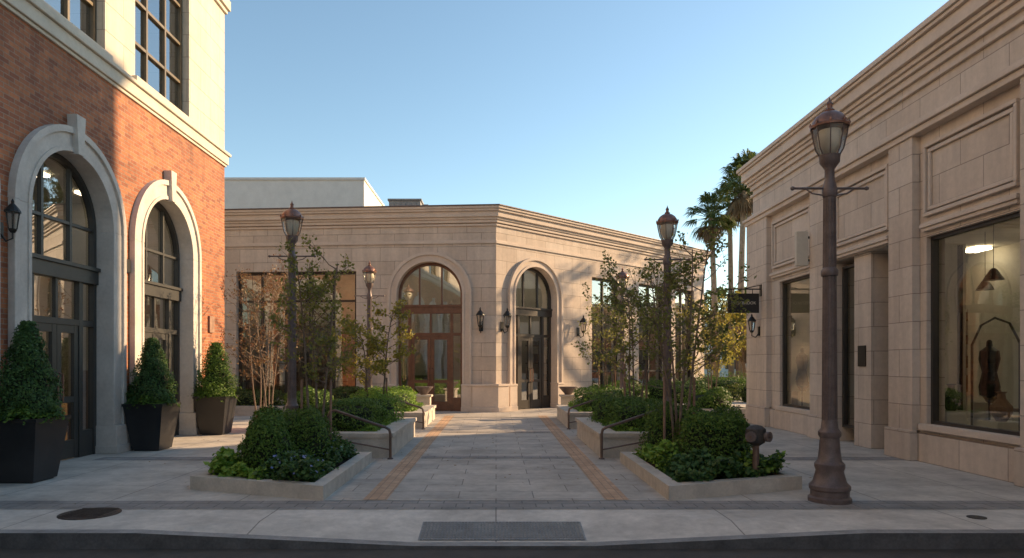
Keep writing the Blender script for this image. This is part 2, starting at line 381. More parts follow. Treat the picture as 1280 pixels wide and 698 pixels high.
for c in arches:
    arch_ring(w,c,SP,RI-.0,RO,-.07,.0,GREYST,.5)
    arch_ring(w,c,SP,RO-.07,RO+.03,-.11,-.0,GREYST,.5)
    arch_ring(w,c,SP,RI-.03,RI+.04,-.09,.25,GREYST,.5)
    for sg in (-1,1):
        xa,xb=sorted((c+sg*(RI-.05),c+sg*(RO+.06))); w.box(xa,xb,-.15,.26,0,.5,GREYST)
        w.box(xa-.015,xb+.015,-.17,.255,.0,.14,GREYST)
    zb=SP+RI-.06; zt=SP+RO+.24
    w.extr([(c-.07,zb),(c+.07,zb),(c+.12,zt),(c-.12,zt)],-.16,.0,GREYST)
w.build('arch_surrounds',LB,bevel=.01)
fr=M(); g=M()
for c in arches: arch_window(fr,g,c,RI-.03,SP,.27,3.0,3.3,DGREEN,(-.36,.36),dw=.62,hb=(3.95,),gm=GL_D)
for o in uops: rect_window(fr,g,o['a'],o['b'],o['zb'],o['zt'],.2,GOLDF,3,(7.9,8.75,9.6),GL_D,.075)
fr.build('window_frames_doors',LB); g.build('glazing',LB)
i=M(); room(i,-13.5,17,.36,5,5.6)
i.poly([(-13.5,4,7),(17,4,7),(17,4,10.4),(-13.5,4,10.4)],INT); i.poly([(-13.5,.3,10.4),(17,.3,10.4),(17,4,10.4),(-13.5,4,10.4)],INT)
for k in range(14):
    x=-12+k*2.1+random.uniform(-.3,.3); i.box(x,x+.9,1.6,2.3,.03,random.uniform(.8,1.6),INTD)
shelf_goods(i,-2,16.5,4.9,(.8,1.4,2.0))
i.build('interior',LB)
sconce(LB,9.45,3.45,-.02,.95)
p=M(); p.box(16.35,16.62,-.05,-.0,2.35,2.75,STAKE); p.box(12.68,12.8,-.05,0,3.3,3.55,BLACKM); p.build('wall_plaque',LB,bevel=.005)
# ------------------------------------------------------------ RIGHT LIMESTONE BUILDING (local x = -worldY)
XR=7.0
RB=group('limestone_shop_building',(XR,0,0),R(-90))
XE=-1.0
o1=dict(a=-16.85,b=-15.1,zb=.56,zt=3.62); o2=dict(a=-14.15,b=-12.06,zb=0,zt=3.72); o3=dict(a=-11.1,b=-9.05,zb=.62,zt=3.66)
o4=dict(a=-8.1,b=-5.6,zb=.62,zt=3.66); o5=dict(a=-4.6,b=-2.1,zb=.62,zt=3.66)
w=M(); facade(w,-18.6,XE,0,6.3,[o1,o3,o4,o5,o2],.3,LIME)
w.poly([(-14.15,.3,0),(-14.15,1.3,0),(-14.15,1.3,3.72),(-14.15,.3,3.72)],LIME); w.poly([(-12.06,1.3,0),(-12.06,.3,0),(-12.06,.3,3.72),(-12.06,1.3,3.72)],INT)
w.poly([(-14.15,.3,3.72),(-12.06,.3,3.72),(-12.06,1.3,3.72),(-14.15,1.3,3.72)],LIMEP)
w.box(-13.45,-12.85,.06,.7,0,3.715,LIME)
w.poly([(-18.6,12,0),(-18.6,0,0),(-18.6,0,6.3),(-18.6,12,6.3)],LIME)
w.poly([(XE,12,0),(XE,0,0),(XE,0,6.3),(XE,12,6.3)],LIME); w.poly([(-18.6,12,0),(XE,12,0),(XE,12,6.3),(-18.6,12,6.3)],LIME)
pil=[(-18.6,-17.35),(-14.95,-14.3),(-11.95,-11.27),(-8.95,-8.25),(-5.45,-4.75),(-1.9,-1.2)]
for a,b in pil: w.box(a,b,-.13,-.0,.5,5.35,LIME)
w.box(-18.72,-18.6,-.13,1.2,.5,5.35,LIME)
w.build('stone_walls',RB)
w=M()
for z0,z1,p in ((5.35,5.45,.17),(5.45,5.52,.22),(5.52,5.6,.12),(6.12,6.18,.06),(6.3,6.42,.06),(6.42,6.5,.12),(6.5,6.58,.17),(6.58,6.8,.24),(6.8,6.86,.30),(6.86,6.95,.34)):
    if z0>6.2: w.box(-18.6-p,XE+p,-p,12,z0,z1,LIMEP)
    else: w.box(-18.6-p,XE+p,-p,.01,z0,z1,LIMEP); w.box(-18.6-p,-18.59,.01,12,z0,z1,LIMEP)
for o,(pa,pb) in ((o1,(-17.2,-15.1)),(o2,(-14.1,-12.1)),(o3,(-11.1,-9.1)),(o4,(-8.1,-5.6)),(o5,(-4.6,-2.1))):
    for k,(ins,p) in enumerate(((0,.07),(.09,.045))):
        a,b,zl,zh=pa+ins,pb-ins,3.98+ins,5.15-ins; t=.06
        w.box(a,b,-p,0,zl,zl+t,LIMEP); w.box(a,b,-p,0,zh-t,zh,LIMEP); w.box(a,a+t,-p+.002,0,zl+t,zh-t,LIMEP); w.box(b-t,b,-p+.002,0,zl+t,zh-t,LIMEP)
    w.box(pa-.04,pb+.04,-.10,0,3.80,3.87,LIMEP); w.box(pa-.02,pb+.02,-.07,0,3.74,3.80,LIMEP)
    if o is not o2:
        w.box(o['a']-.1,o['b']+.1,-.08,.2,o['zb']-.1,o['zb']+.003,LIMEP)
w.build('cornice_mouldings',RB,bevel=.01)
w=M(); plinth(w,-18.68,XE,[(-14.15,-12.06)],.46,.06,LIME)
for a,b in pil: w.box(a-.03,b+.03,-.19,-.06,0,.5,LIME)
w.build('plinth',RB,bevel=.01)
fr=M(); g=M()
for o in (o1,o3,o4,o5): rect_window(fr,g,o['a'],o['b'],o['zb'],o['zt'],.12,BRONZE,1,(),GL_S,.055)
g.poly([(-14.1,1.22,.03),(-12.1,1.22,.03),(-12.1,1.22,3.7),(-14.1,1.22,3.7)],GL_D)
for x in (-14.12,-13.55,-12.95,-12.1): fr.box(x-.04,x+.04,1.15,1.25,0,3.7,BRONZE)
fr.box(-14.1,-12.1,1.16,1.24,2.5,2.6,BRONZE); door_leaf(fr,g,-12.9,-12.15,.02,2.5,1.2,BRONZE,-1)
rect_window(fr,g,-14.1,-13.47,.3,3.6,.2,BRONZE,1,(),GL_S,.05)
door_leaf(fr,g,-12.84,-12.08,.02,2.7,.45,BRONZE,1); fr.box(-12.84,-12.07,.4,.5,2.7,2.8,BRONZE); g.poly([(-12.84,.46,.03),(-12.07,.46,.03),(-12.07,.46,3.7),(-12.84,.46,3.7)],GL_D)
fr.build('window_frames_doors',RB); g.build('glazing',RB)
i=M(); room(i,-18.4,-1.2,.32,5.2,4.2,fm=PLAZA,lights=False)
for k in range(8): i.box(-17.6+k*2.1,-17.1+k*2.1,3.6,3.9,4.12,4.17,GLOW)  # row of glowing panels added to brighten the display room
# arched partition inside the shop
pa=M(); facade(pa,-3.2,2.2,0,4.2,[dict(a=-1.6,b=.4,zb=0,sp=2.0)],.2,INT)
for (x,y,h) in ((-11.7,.8,.6),(-10.4,.7,.35),(-12.4,2.0,.9),(-17.8,1.0,.9),(-17.0,1.7,1.2),(-7.2,.9,.8),(-6.3,1.2,1.0)):
    i.box(x-.22,x+.22,y-.22,y+.22,.03,.62+h*.3,WHITE)
    zz=.62+h*.3
    i.lathe([(.07,zz),(.14,zz+.12),(.15,zz+.22),(.06,zz+.34),(.05,zz+.42),(.08,zz+.45)],random.choice((INTD,BLACKM,COPPER)),x,y,14)
dressform(i,-11.9,1.6,BLACKM); dressform(i,-17.4,.8,BLACKM); dressform(i,-18.0,2.0,INTD); dressform(i,-6.8,1.8,INTD)
i.tube([(-10.9,.6,.03),(-10.9,.6,1.9),(-10.7,.6,2.2),(-10.4,.6,2.3),(-10.1,.6,2.2),(-9.9,.6,1.9),(-9.9,.6,.03)],.018,BLACKM)
i.box(-12.9,-11.2,2.7,3.3,.7,.76,INTD); i.box(-12.8,-12.7,2.8,3.2,.03,.7,INTD); i.box(-11.4,-11.3,2.8,3.2,.03,.7,INTD)
for x,y in ((-11.8,1.6),(-13.4,2.6),(-17.3,1.8)):
    i.tube([(x,y,4.19),(x,y,3.25)],.006,BLACKM,4); i.lathe([(.03,3.25),(.06,3.22),(.16,3.05)],BLACKM,x,y,14); i.lathe([(.05,3.06),(.05,3.12)],GLOW,x,y,10)  # added pendants with glowing cores, extra light for the shop
shelf_goods(i,-18,-14.5,5.15,(.9,1.5,2.1,2.7)); shelf_goods(i,-9,-1.5,5.15,(.9,1.5,2.1,2.7))
i.build('interior_display',RB); pa.build('arched_partition',RB,(-13.0,4.2,0),0)
p=M(); p.box(-13.28,-13.02,.035,.06,1.55,1.95,BLACKM); p.build('wall_plaque',RB)
sconce(RB,-17.8,2.45,-.13,1.0)
OB=group('unseen_building',(21.5,0,0),R(-90)); rv=M(); rv.box(-25.9,2,0,13,0,17.6,CREAM); rv.box(-26.1,2.2,-.2,13.2,17.6,17.9,CREAMP)  # hidden block added and sized to shade the left wall and foreground
for k in range(9):
    for q in range(5): rv.box(-25+k*3,-23.4+k*3,-.04,0,1+q*3.4,3.1+q*3.4,BRONZE)
rv.build('walls_windows',OB)
SG=group('hanging_shop_sign',(XR-.13,17.7,0))
s=M(); s.box(-.86,-.06,-.03,.03,2.92,3.42,BLACKM); s.box(-.9,-.02,-.015,.015,3.52,3.55,BLACKM)
for x in (-.7,-.22): s.tube([(x,0,3.42),(x,0,3.53)],.01,BLACKM)
s.box(-.02,.0,-.06,.06,3.35,3.65,BLACKM); s.box(-.84,-.08,-.036,.036,2.94,3.40,POTM)
s.tube([(-.02,0,3.64),(-.4,0,3.55)],.01,BLACKM); s.build('sign_panel',SG)
cu=bpy.data.curves.new('lettering','FONT'); cu.body='WESTBROOK'; cu.size=.105; cu.align_x='CENTER'; cu.align_y='CENTER'; cu.extrude=.002
cu.materials.append(SIGNW); to=bpy.data.objects.new('lettering',cu); S.collection.objects.link(to); to.parent=SG; to.location=(-.46,-.04,3.17); to.rotation_euler=(R(90),0,0)
BS=group('projecting_panel',(XR,15.0,0)); s=M(); s.box(-.42,-.16,-.05,.05,3.75,4.5,CREAMP); s.box(-.17,-.1,-.02,.02,3.85,3.9,BLACKM); s.box(-.17,-.1,-.02,.02,4.35,4.4,BLACKM); s.build('panel_body',BS,bevel=.008)  # small pale panel standing out from the wall
# ------------------------------------------------------------ CENTRE BUILDING
CB=group('limestone_corner_building',(0,22.75,0))
aL=R(-4.5); aC=R(43.6)
dL=Vector((math.cos(aL),math.sin(aL))); dC=Vector((math.cos(aC),math.sin(aC)))
nL=Vector((dL.y,-dL.x)); nC=Vector((dC.y,-dC.x))
CE=13.5
foot=[(0,0),(dC.x*CE,dC.y*CE),(dC.x*CE,26),(-16,26),tuple(dL*-16.05)]
w=M(); cA=-2.24; rA=1.13; sA=3.92
wa=dict(a=cA-rA,b=cA+rA,zb=0,sp=sA); ww=dict(a=-8.95,b=-4.75,zb=.42,zt=4.75); w2=dict(a=-15,b=-10.5,zb=.42,zt=4.75)
facade(w,-16.05,0,0,6.4,[wa,ww,w2],.36,LIME); w.build('front_wall',CB,rz=aL)
w=M(); cB=1.93; rB=1.08; sB=3.95
wb=dict(a=cB-rB,b=cB+rB,zb=0,sp=sB); wc=dict(a=5.1,b=6.95,zb=.5,zt=4.95); wd=dict(a=8.2,b=10.2,zb=.5,zt=4.95); we=dict(a=11,b=12.6,zb=.5,zt=4.95)
facade(w,0,CE,0,6.4,[wb,wc,wd,we],.36,LIME); w.build('side_wall',CB,rz=aC)
w=M()
for a,b in ((foot[1],foot[2]),(foot[2],foot[3]),(foot[3],foot[4])):
    w.poly([(a[0],a[1],0),(b[0],b[1],0),(b[0],b[1],6.4),(a[0],a[1],6.4)],LIMEP)
w.build('rear_walls',CB)
w=M()
for z0,z1,p in ((6.2,6.27,.05),(6.3,6.4,.09),(6.4,6.48,.13),(6.48,6.66,.19),(6.66,6.74,.25),(6.74,6.82,.29)): w.prism(offset(foot,p),z0,z1,LIMEP)
w.prism(offset(foot,.32),6.82,6.86,POST)
for z0,z1,p in ((5.62,5.7,.04),(5.7,5.74,.02)):
    fo=offset(foot,p); w.ring(fo,foot,z0,z1,LIMEP)
def pier(p,z0,z1,la,lc,mat):
    mit=(nL+nC)/(1+nL.dot(nC))*p
    A=-dL*la; C=dC*lc
    w.prism([tuple(A),tuple(A+nL*p),tuple(mit),tuple(C+nC*p),tuple(C)],z0,z1,mat)
pier(.2,0,.85,.78,.42,LIMEP); pier(.24,.0,.16,.82,.46,LIMEP); pier(.23,.85,.93,.8,.44,LIMEP)
w.build('cornice_mouldings',CB,bevel=.01)
for (ops2,x0,x1,rz,cc,rr,ss,nm) in (([(wa['a'],wa['b'])],-16.05,-.8,aL,cA,rA,sA,'a'),([(wb['a'],wb['b'])],.44,CE,aC,cB,rB,sB,'b')):
    w=M(); plinth(w,x0,x1,ops2,.4,.06,LIMEP,pad=.32)
    arch_ring(w,cc,ss,rr,rr+.24,-.05,0,LIMEP,.85); arch_ring(w,cc,ss,rr+.2,rr+.30,-.1,0,LIMEP,.85); arch_ring(w,cc,ss,rr-.02,rr+.06,-.075,.3,LIMEP,.85)
    for sg in (-1,1):
        xa,xb=sorted((cc+sg*(rr-.04),cc+sg*(rr+.318))); w.box(xa,xb,-.13,.31,0,.85,LIMEP); w.box(xa-.01,xb,-.15,.30,.85,.92,LIMEP); w.box(xa-.01,xb,-.16,.30,0,.16,LIMEP)
    for o in ((ww,w2) if nm=='a' else (wc,wd,we)): w.box(o['a']-.08,o['b']+.08,-.1,.25,o['zb']-.12,o['zb']+.003,LIMEP)
    w.build('arch_surround',CB,rz=rz,bevel=.01)
fr=M(); g=M()
arch_window(fr,g,cA,rA-.02,sA,.27,3.3,3.6,WOOD,(-.38,.38),dmat=WOOD,dw=.72,gm=GL_D)
for o in (ww,w2): rect_window(fr,g,o['a'],o['b'],o['zb'],o['zt'],.22,BRONZE,5,(3.75,),GL_F,.09)
fr.build('front_frames',CB,rz=aL); g.build('front_glazing',CB,rz=aL)
fr=M(); g=M()
arch_window(fr,g,cB,rB-.02,sB,.27,3.3,3.6,BRONZE,(-.36,.36),dw=.62,gm=GL_D)
for o in (wc,wd,we): rect_window(fr,g,o['a'],o['b'],o['zb'],o['zt'],.22,BRONZE,2,(3.9,1.3),GL_D,.08)
fr.build('side_frames',CB,rz=aC); g.build('side_glazing',CB,rz=aC)
i=M(); room(i,-15.9,-.9,.38,3.2,5.4)
for k in range(7):
    x=-15+k*1.9; i.box(x,x+1.1,1.5,2.0,.03,random.uniform(.7,1.8),INTD)
shelf_goods(i,-15.5,-4,3.15,(.9,1.6,2.3,3.0))
for x in (-8.2,-6.9,-5.6): dressform(i,x,.95,random.choice((WHITE,BLACKM)),1.1)
i.build('front_interior',CB,rz=aL)
i=M(); room(i,.75,13.2,.38,2.6,5.4); shelf_goods(i,4,13,2.5,(.9,1.6,2.3)); i.build('side_interior',CB,rz=aC)
def child_frame(name,parent,rz):
    o=bpy.data.objects.new(name,None); S.collection.objects.link(o); o.parent=parent; o.rotation_euler=(0,0,rz); return o
fl=child_frame('front_lanterns',CB,aL); fc=child_frame('side_lanterns',CB,aC)
sconce(fl,-.5,2.85,0,1.35); sconce(fc,.27,2.85,0,1.35); sconce(fc,4.25,2.8,0,1.35); 
w=M(); w.box(-26,-5.8,7.25,14,6.7,9.68,WHITE); w.box(-26.05,-5.75,7.2,14.05,9.68,9.78,WHITE)
w.build('rooftop_volume',CB)
w=M(); w.box(-4.4,-3.1,5.3,6.5,6.86,8.3,GRATE); w.box(-4.45,-3.05,5.25,6.55,8.3,8.38,GRATE); w.box(-4.6,-4.4,5.5,6,6.86,8.1,GRAN); w.box(-3.05,-2.8,5.5,6.2,7.2,8.2,GRAN)
for k in range(5): w.box(-4.3+.22*k,-4.16+.22*k,5.27,5.3,7.2,8.2,GRAN)
w.build('rooftop_air_unit',CB,bevel=.01)
# ------------------------------------------------------------ GROUND
m=M(); m.poly([(-500,-400,-.165),(500,-400,-.165),(500,900,-.165),(-500,900,-.165)],GRASS); m.build('ground')
m=M(); m.poly([(-120,-5,-.15),(120,-5,-.15),(120,6.5,-.15),(-120,6.5,-.15)],ASPH); m.build('road')
m=M(); m.box(-60,60,-34,-5,-.16,0,WALK); m.build('far_bounce_paving')  # wide pale paving behind the viewer, added to bounce sunlight forward
m=M()
m.poly([(-60,7.5,0),(60,7.5,0),(60,36,0),(-60,36,0)],PLAZA); m.poly([(60,36,0),(60,36,-.16),(-60,36,-.16),(-60,36,0)],PLAZA); m.build('plaza_pavement')
m=M(); KY=6.58; E=6.44; RZ=-.14
m.poly([(-60,KY,0),(-3.4,KY,0),(-.8,7.5,0),(-60,7.5,0)],WALK); m.poly([(60,KY,0),(60,7.5,0),(.92,7.5,0),(3.5,KY,0)],WALK)
def rz_(y): return RZ*(7.5-y)/(7.5-E)
m.poly([(-3.4,KY,0),(-.8,KY,rz_(KY)),(-.8,7.5,0)],WALK); m.poly([(3.5,KY,0),(.92,7.5,0),(.92,KY,rz_(KY))],WALK)
m.poly([(-.8,KY,rz_(KY)),(.92,KY,rz_(KY)),(.92,7.5,0),(-.8,7.5,0)],WALK); m.build('sidewalk')
m=M()
for pts in ([(-60,0),(-3.4,0)],[(-3.4,0),(-.8,rz_(KY))],[(-.8,rz_(KY)),(.92,rz_(KY))],[(.92,rz_(KY)),(3.5,0)],[(3.5,0),(60,0)]):
    (xa,za),(xb,zb)=pts
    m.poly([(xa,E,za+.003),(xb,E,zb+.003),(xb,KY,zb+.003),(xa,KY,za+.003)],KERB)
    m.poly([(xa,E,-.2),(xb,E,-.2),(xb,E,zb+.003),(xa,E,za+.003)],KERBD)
m.build('kerb')
m=M(); m.poly([(-2.0,7.98,.004),(2.0,7.98,.004),(2.0,22.5,.004),(-2.0,22.5,.004)],PATH); m.build('path')
m=M()
for sx in (-1,1):
    m.poly([(sx*1.42-.14,8.0,.008),(sx*1.42+.14,8.0,.008),(sx*1.42+.14,21,.008),(sx*1.42-.14,21,.008)],TAN)
m.build('tan_paver_strip')
m=M()
m.poly([(-30,7.5,.004),(30,7.5,.004),(30,7.96,.004),(-30,7.96,.004)],BAND)
for y in (11.5,15.8,20.2): m.poly([(-1.27,y,.008),(1.27,y,.008),(1.27,y+.3,.008),(-1.27,y+.3,.008)],BAND)
m.poly([(-6.7,11.3,.004),(-4.05,11.3,.004),(-4.05,11.7,.004),(-6.7,11.7,.004)],BAND); m.poly([(4.05,11.3,.004),(6.8,11.3,.004),(6.8,11.7,.004),(4.05,11.7,.004)],BAND)
m.build('dark_paver_band')
m=M()
y0,y1=6.62,7.12; a,b=-.76,.88
nz=rz_
m.poly([(a,y0,nz(y0)+.004),(b,y0,nz(y0)+.004),(b,y1,nz(y1)+.004),(a,y1,nz(y1)+.004)],GRATE)
for ix in range(46):
    for iy in range(9):
        x=a+.03+ix*(b-a-.06)/45; y=y0+.03+iy*(y1-y0-.06)/8; z=nz(y)
        m.box(x-.012,x+.012,y-.02,y+.02,z,z+.012,KERB)
m.build('tactile_ramp_plate')
m=M(); m.lathe([(.30,.001),(.30,.008),(.28,.010)],CAST,-4.33,7.28,32); m.lathe([(.25,.0101),(.25,.013)],CAST,-4.33,7.28,32)
for k in range(-4,5): m.box(-4.33-.2,-4.33+.2,7.28+k*.05-.01,7.28+k*.05+.01,.013,.018,CAST)
m.build('manhole_cover')
m=M(); m.lathe([(.09,.001),(.09,.008)],CAST,5.0,7.1,20); m.build('utility_cover')
# ------------------------------------------------------------ foliage helpers
def leafobj(name, P, size, mat, parent=None, nrm=None, jit=1.0, asp=.55):
    n=len(P)
    d=rng.normal(size=(n,3)); d/=np.linalg.norm(d,axis=1)[:,None]
    if nrm is not None:
        d=nrm+d*jit; d/=np.linalg.norm(d,axis=1)[:,None]
    t=rng.normal(size=(n,3)); u=np.cross(d,t); u/=np.linalg.norm(u,axis=1)[:,None]; v=np.cross(d,u)
    s=size*rng.uniform(.6,1.25,size=(n,1))
    V=np.stack([P-u*s*.5, P+v*s*.5*asp-d*s*.08, P+u*s*.5, P-v*s*.5*asp-d*s*.08],axis=1).reshape(-1,3)
    F=np.arange(n*4).reshape(-1,4)
    me=bpy.data.meshes.new(name); me.from_pydata(V.tolist(),[],F.tolist()); me.materials.append(mat); me.update()
    return place(name,me,parent)
def lump(d,seed,amp=.12):
    r=np.random.default_rng(seed); o=np.ones(len(d))
    for k in range(7):
        w_=r.normal(size=3)*(2+k); o+=amp/(1+.35*k)*np.sin(d@w_+r.uniform(0,6))
    return o
def shrub(name, loc, rx,ry,rz, n, leaf, mat, k=2.0, seed=1, amp=.1, asp=.55):
    g_=group(name,loc)
    d=rng.normal(size=(n,3)); d/=np.linalg.norm(d,axis=1)[:,None]; d[:,2]=np.where(d[:,2]<-.45,-d[:,2],d[:,2])
    q=(np.abs(d)**k).sum(1)**(-1/k)
    rad=q*lump(d,seed,amp)*(1-.22*rng.uniform(size=n)**2)+rng.normal(size=n)*.015
    P=d*rad[:,None]*np.array((rx,ry,rz))+np.array((0,0,rz*.5))
    nn=d*np.array((1/rx,1/ry,1/rz)); nn/=np.linalg.norm(nn,axis=1)[:,None]
    leafobj('leaves',P,leaf,mat,g_,nn,.75,asp)
    cm=M(); prof=[]
    for i2 in range(11):
        th=-.45*math.pi+ .95*math.pi*i2/10
        c,s_=math.cos(th),math.sin(th); qq=(abs(c)**k+abs(s_)**k)**(-1/k)
        prof.append((max(.01,c*qq*.80),s_*qq*.80*rz+rz*.5))
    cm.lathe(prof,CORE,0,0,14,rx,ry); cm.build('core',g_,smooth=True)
    return g_
def cover(name, poly, z, h, n, leaf, mat, asp=.8, extra=None):
    g_=group(name)
    xs=[p[0] for p in poly]; ys=[p[1] for p in poly]; P=[]
    def inside(x,y):
        c=False; j=len(poly)-1
        for i2 in range(len(poly)):
            xi,yi=poly[i2]; xj,yj=poly[j]
            if ((yi>y)!=(yj>y)) and (x<(xj-xi)*(y-yi)/(yj-yi)+xi): c=not c
            j=i2
        return c
    while len(P)<n:
        x=random.uniform(min(xs),max(xs)); y=random.uniform(min(ys),max(ys))
        if inside(x,y):
            hh=h*(.55+.25*math.sin(x*7+y*3)+.22*math.sin(y*9-x*4)+.1*math.sin(x*19))
            P.append((x+random.gauss(0,.03),y+random.gauss(0,.03),z+max(.02,hh)*(1-.6*random.random()**1.6)))
    P=np.array(P); nn=np.tile(np.array((0,-.15,.8)),(n,1))
    leafobj('leaves',P,leaf,mat,g_,nn,.7,asp)
    if extra:
        idx=rng.choice(n,extra,replace=False); Q=P[idx]+np.array((0,0,.06)); leafobj('flowers',Q,.035,L_BLUE,g_,nn[idx],.6,1.0)
    return g_
# ------------------------------------------------------------ PLANTERS
for sx in (-1,1):
    def mir(pts):
        q=[(sx*-1*p[0],p[1]) for p in pts]
        return q if sx<0 else list(reversed(q))
    fp=mir([(-2.02,7.98),(-2.02,11.1),(-3.9,11.1),(-3.9,8.7)]); 
    PL=group('stone_planter'); m=M(); inn=offset(fp,-.17)
    m.ring(fp,inn,0,.17,PLST); m.build('kerb_edging',PL,bevel=.015)
    m=M(); m.poly([(p[0],p[1],.11) for p in offset(fp,-.165)],SOIL); m.build('soil',PL)
    for (ya,yb,hh) in ((11.6,15.0,.42),(16.8,19.9,.40)):
        fp2=mir([(-1.78,ya),(-1.78,yb),(-3.9,yb),(-3.9,ya)])
        PL=group('raised_stone_planter'); m=M(); m.ring(fp2,offset(fp2,-.28),0,hh-.07,PLST); m.ring(offset(fp2,.035),offset(fp2,-.31),hh-.07,hh,PLST); m.build('wall',PL,bevel=.012)
        m=M(); m.poly([(p[0],p[1],hh-.1) for p in offset(fp2,-.275)],SOIL); m.build('soil',PL)
        HR=group('handrail'); m=M(); y=ya-.16
        X=lambda v: sx*v
        m.tube([(X(2.82),y,0),(X(2.82),y,.70),(X(2.78),y,.79),(X(2.70),y,.82),(X(2.05),y,.60),(X(1.86),y,.54),(X(1.79),y,.50),(X(1.77),y,.42),(X(1.77),y,0)],.024,RAIL,10)
        m.tube([(X(2.82),y,.36),(X(1.77),y,.16)],.014,RAIL,8)
        for xx in (2.82,1.77): m.lathe([(.05,.005),(.05,.02),(.03,.03)],POST,X(xx),y,14)
        m.build('rail',HR,smooth=True)
for x in (-2.15,2.15):
    U=group('pedestal_planter',(x,20.35,0)); m=M(); m.box(-.2,.2,-.2,.2,0,.62,PLST); m.box(-.25,.25,-.25,.25,.62,.68,PLST); m.lathe([(.1,.68),(.12,.72),(.26,.88),(.28,.92)],POST,0,0,18); m.build('pedestal',U,bevel=.01)
shrub('boxwood_shrub',(-3.1,9.25,.1),.38,.38,.56,7000,.042,L_BOX,2.3,1)
shrub('boxwood_shrub',(-2.85,10.15,.1),.45,.5,.58,7000,.042,L_BOX,2.3,2)
shrub('boxwood_shrub',(-3.45,10.5,.1),.32,.42,.5,3500,.045,L_DARK,2.3,3)
cover('ground_cover',[(-3.7,8.8),(-2.9,8.45),(-2.9,9.0),(-3.7,9.6)],.08,.36,1900,.095,L_LIME,.85)
cover('ground_cover',[(-3.0,8.45),(-2.22,8.15),(-2.22,10.9),(-2.75,10.9),(-2.8,9.2)],.08,.38,5200,.07,L_DARK,.8,220)
cover('ground_cover',[(-3.75,9.6),(-3.3,9.6),(-3.3,10.9),(-3.75,10.9)],.08,.3,900,.08,L_BOX,.8)
shrub('boxwood_shrub',(3.1,9.75,.1),.52,.42,.58,8500,.042,L_BOX,2.6,4)
shrub('boxwood_shrub',(2.7,10.5,.1),.45,.38,.58,6000,.042,L_BOX,2.4,5)
shrub('boxwood_shrub',(3.5,10.4,.1),.34,.4,.5,3500,.042,L_DARK,2.4,6)
cover('ground_cover',[(2.22,8.2),(3.7,8.8),(3.7,9.5),(2.3,9.5)],.08,.38,4600,.08,L_DARK,.85)
cover('ground_cover',[(2.22,9.2),(2.7,9.2),(2.6,10.9),(2.22,10.9)],.08,.4,2000,.075,L_LIME,.8)
cover('ground_cover',[(2.9,8.6),(3.72,8.85),(3.72,9.3),(3.2,9.2)],.1,.36,1000,.08,L_LIME,.85)
for sx in (-1,1):
    shrub('clipped_hedge',(sx*2.75,12.6,.3),.62,.6,.40,6000,.05,L_BOX,4,10+sx)
    shrub('clipped_hedge',(sx*2.5,14.1,.3),.5,.6,.46,4000,.05,L_LIME if sx<0 else L_BOX,3,12+sx)
    cover('ground_cover',[(sx*2.08,11.9),(sx*2.5,11.9),(sx*2.5,14.7),(sx*2.08,14.7)],.3,.26,1500,.07,L_LIME,.8)
    shrub('clipped_hedge',(sx*2.85,18.3,.3),.7,1.1,.42,5000,.06,L_LIME if sx<0 else L_BOX,4,14+sx)
    cover('ground_cover',[(sx*2.08,17.1),(sx*2.4,17.1),(sx*2.4,19.6),(sx*2.08,19.6)],.3,.3,900,.08,L_LIME,.8)
for (x,y,rx,ry,rz) in ((-8.2,21.6,1.6,.45,.4),(-5.2,21.5,1.2,.45,.4),(-4.6,16.9,.55,.6,.5),(5.0,26.2,.8,.8,.45),(7.2,28.2,1.3,.8,.45),(9.8,30.5,1.4,.8,.55),(12.0,28.5,2.2,.6,.5),(11.0,34.8,5,.6,.6),(6.3,20.3,.6,.6,.4)):
    shrub('clipped_hedge',(x,y,0),rx,ry,rz+.12,4200,.08,random.choice((L_BOX,L_BOX,L_MID)),4,int(abs(x*7)))
for (xa,xb,ya,yb) in ((-9.9,-3.9,20.95,22.1),(4.5,7.6,19.7,21.0)):
    PL=group('stone_planter'); m=M(); fp=[(xa,ya),(xb,ya),(xb,yb),(xa,yb)]; m.ring(fp,offset(fp,-.18),0,.3,PLST); m.poly([(p[0],p[1],.24) for p in offset(fp,-.17)],SOIL); m.build('edging',PL,bevel=.012)
# fallen leaves on the paving
P=[]
for k in range(260):
    c=random.choice(((-2.7,10.3),(2.7,10.1),(2.85,13.9),(-2.5,14.2),(-5.3,15.9),(0,12)))
    x=c[0]+random.gauss(0,1.5); y=c[1]+random.gauss(0,1.8)
    if y>7.6 and abs(x)<6.4 and not (2.0<abs(x)<3.95 and y<20): P.append((x,y,.018))
leafobj('fallen_leaves',np.array(P),.05,L_FALL,None,np.tile(np.array((0,0,1.)),(len(P),1)),.25,.6)
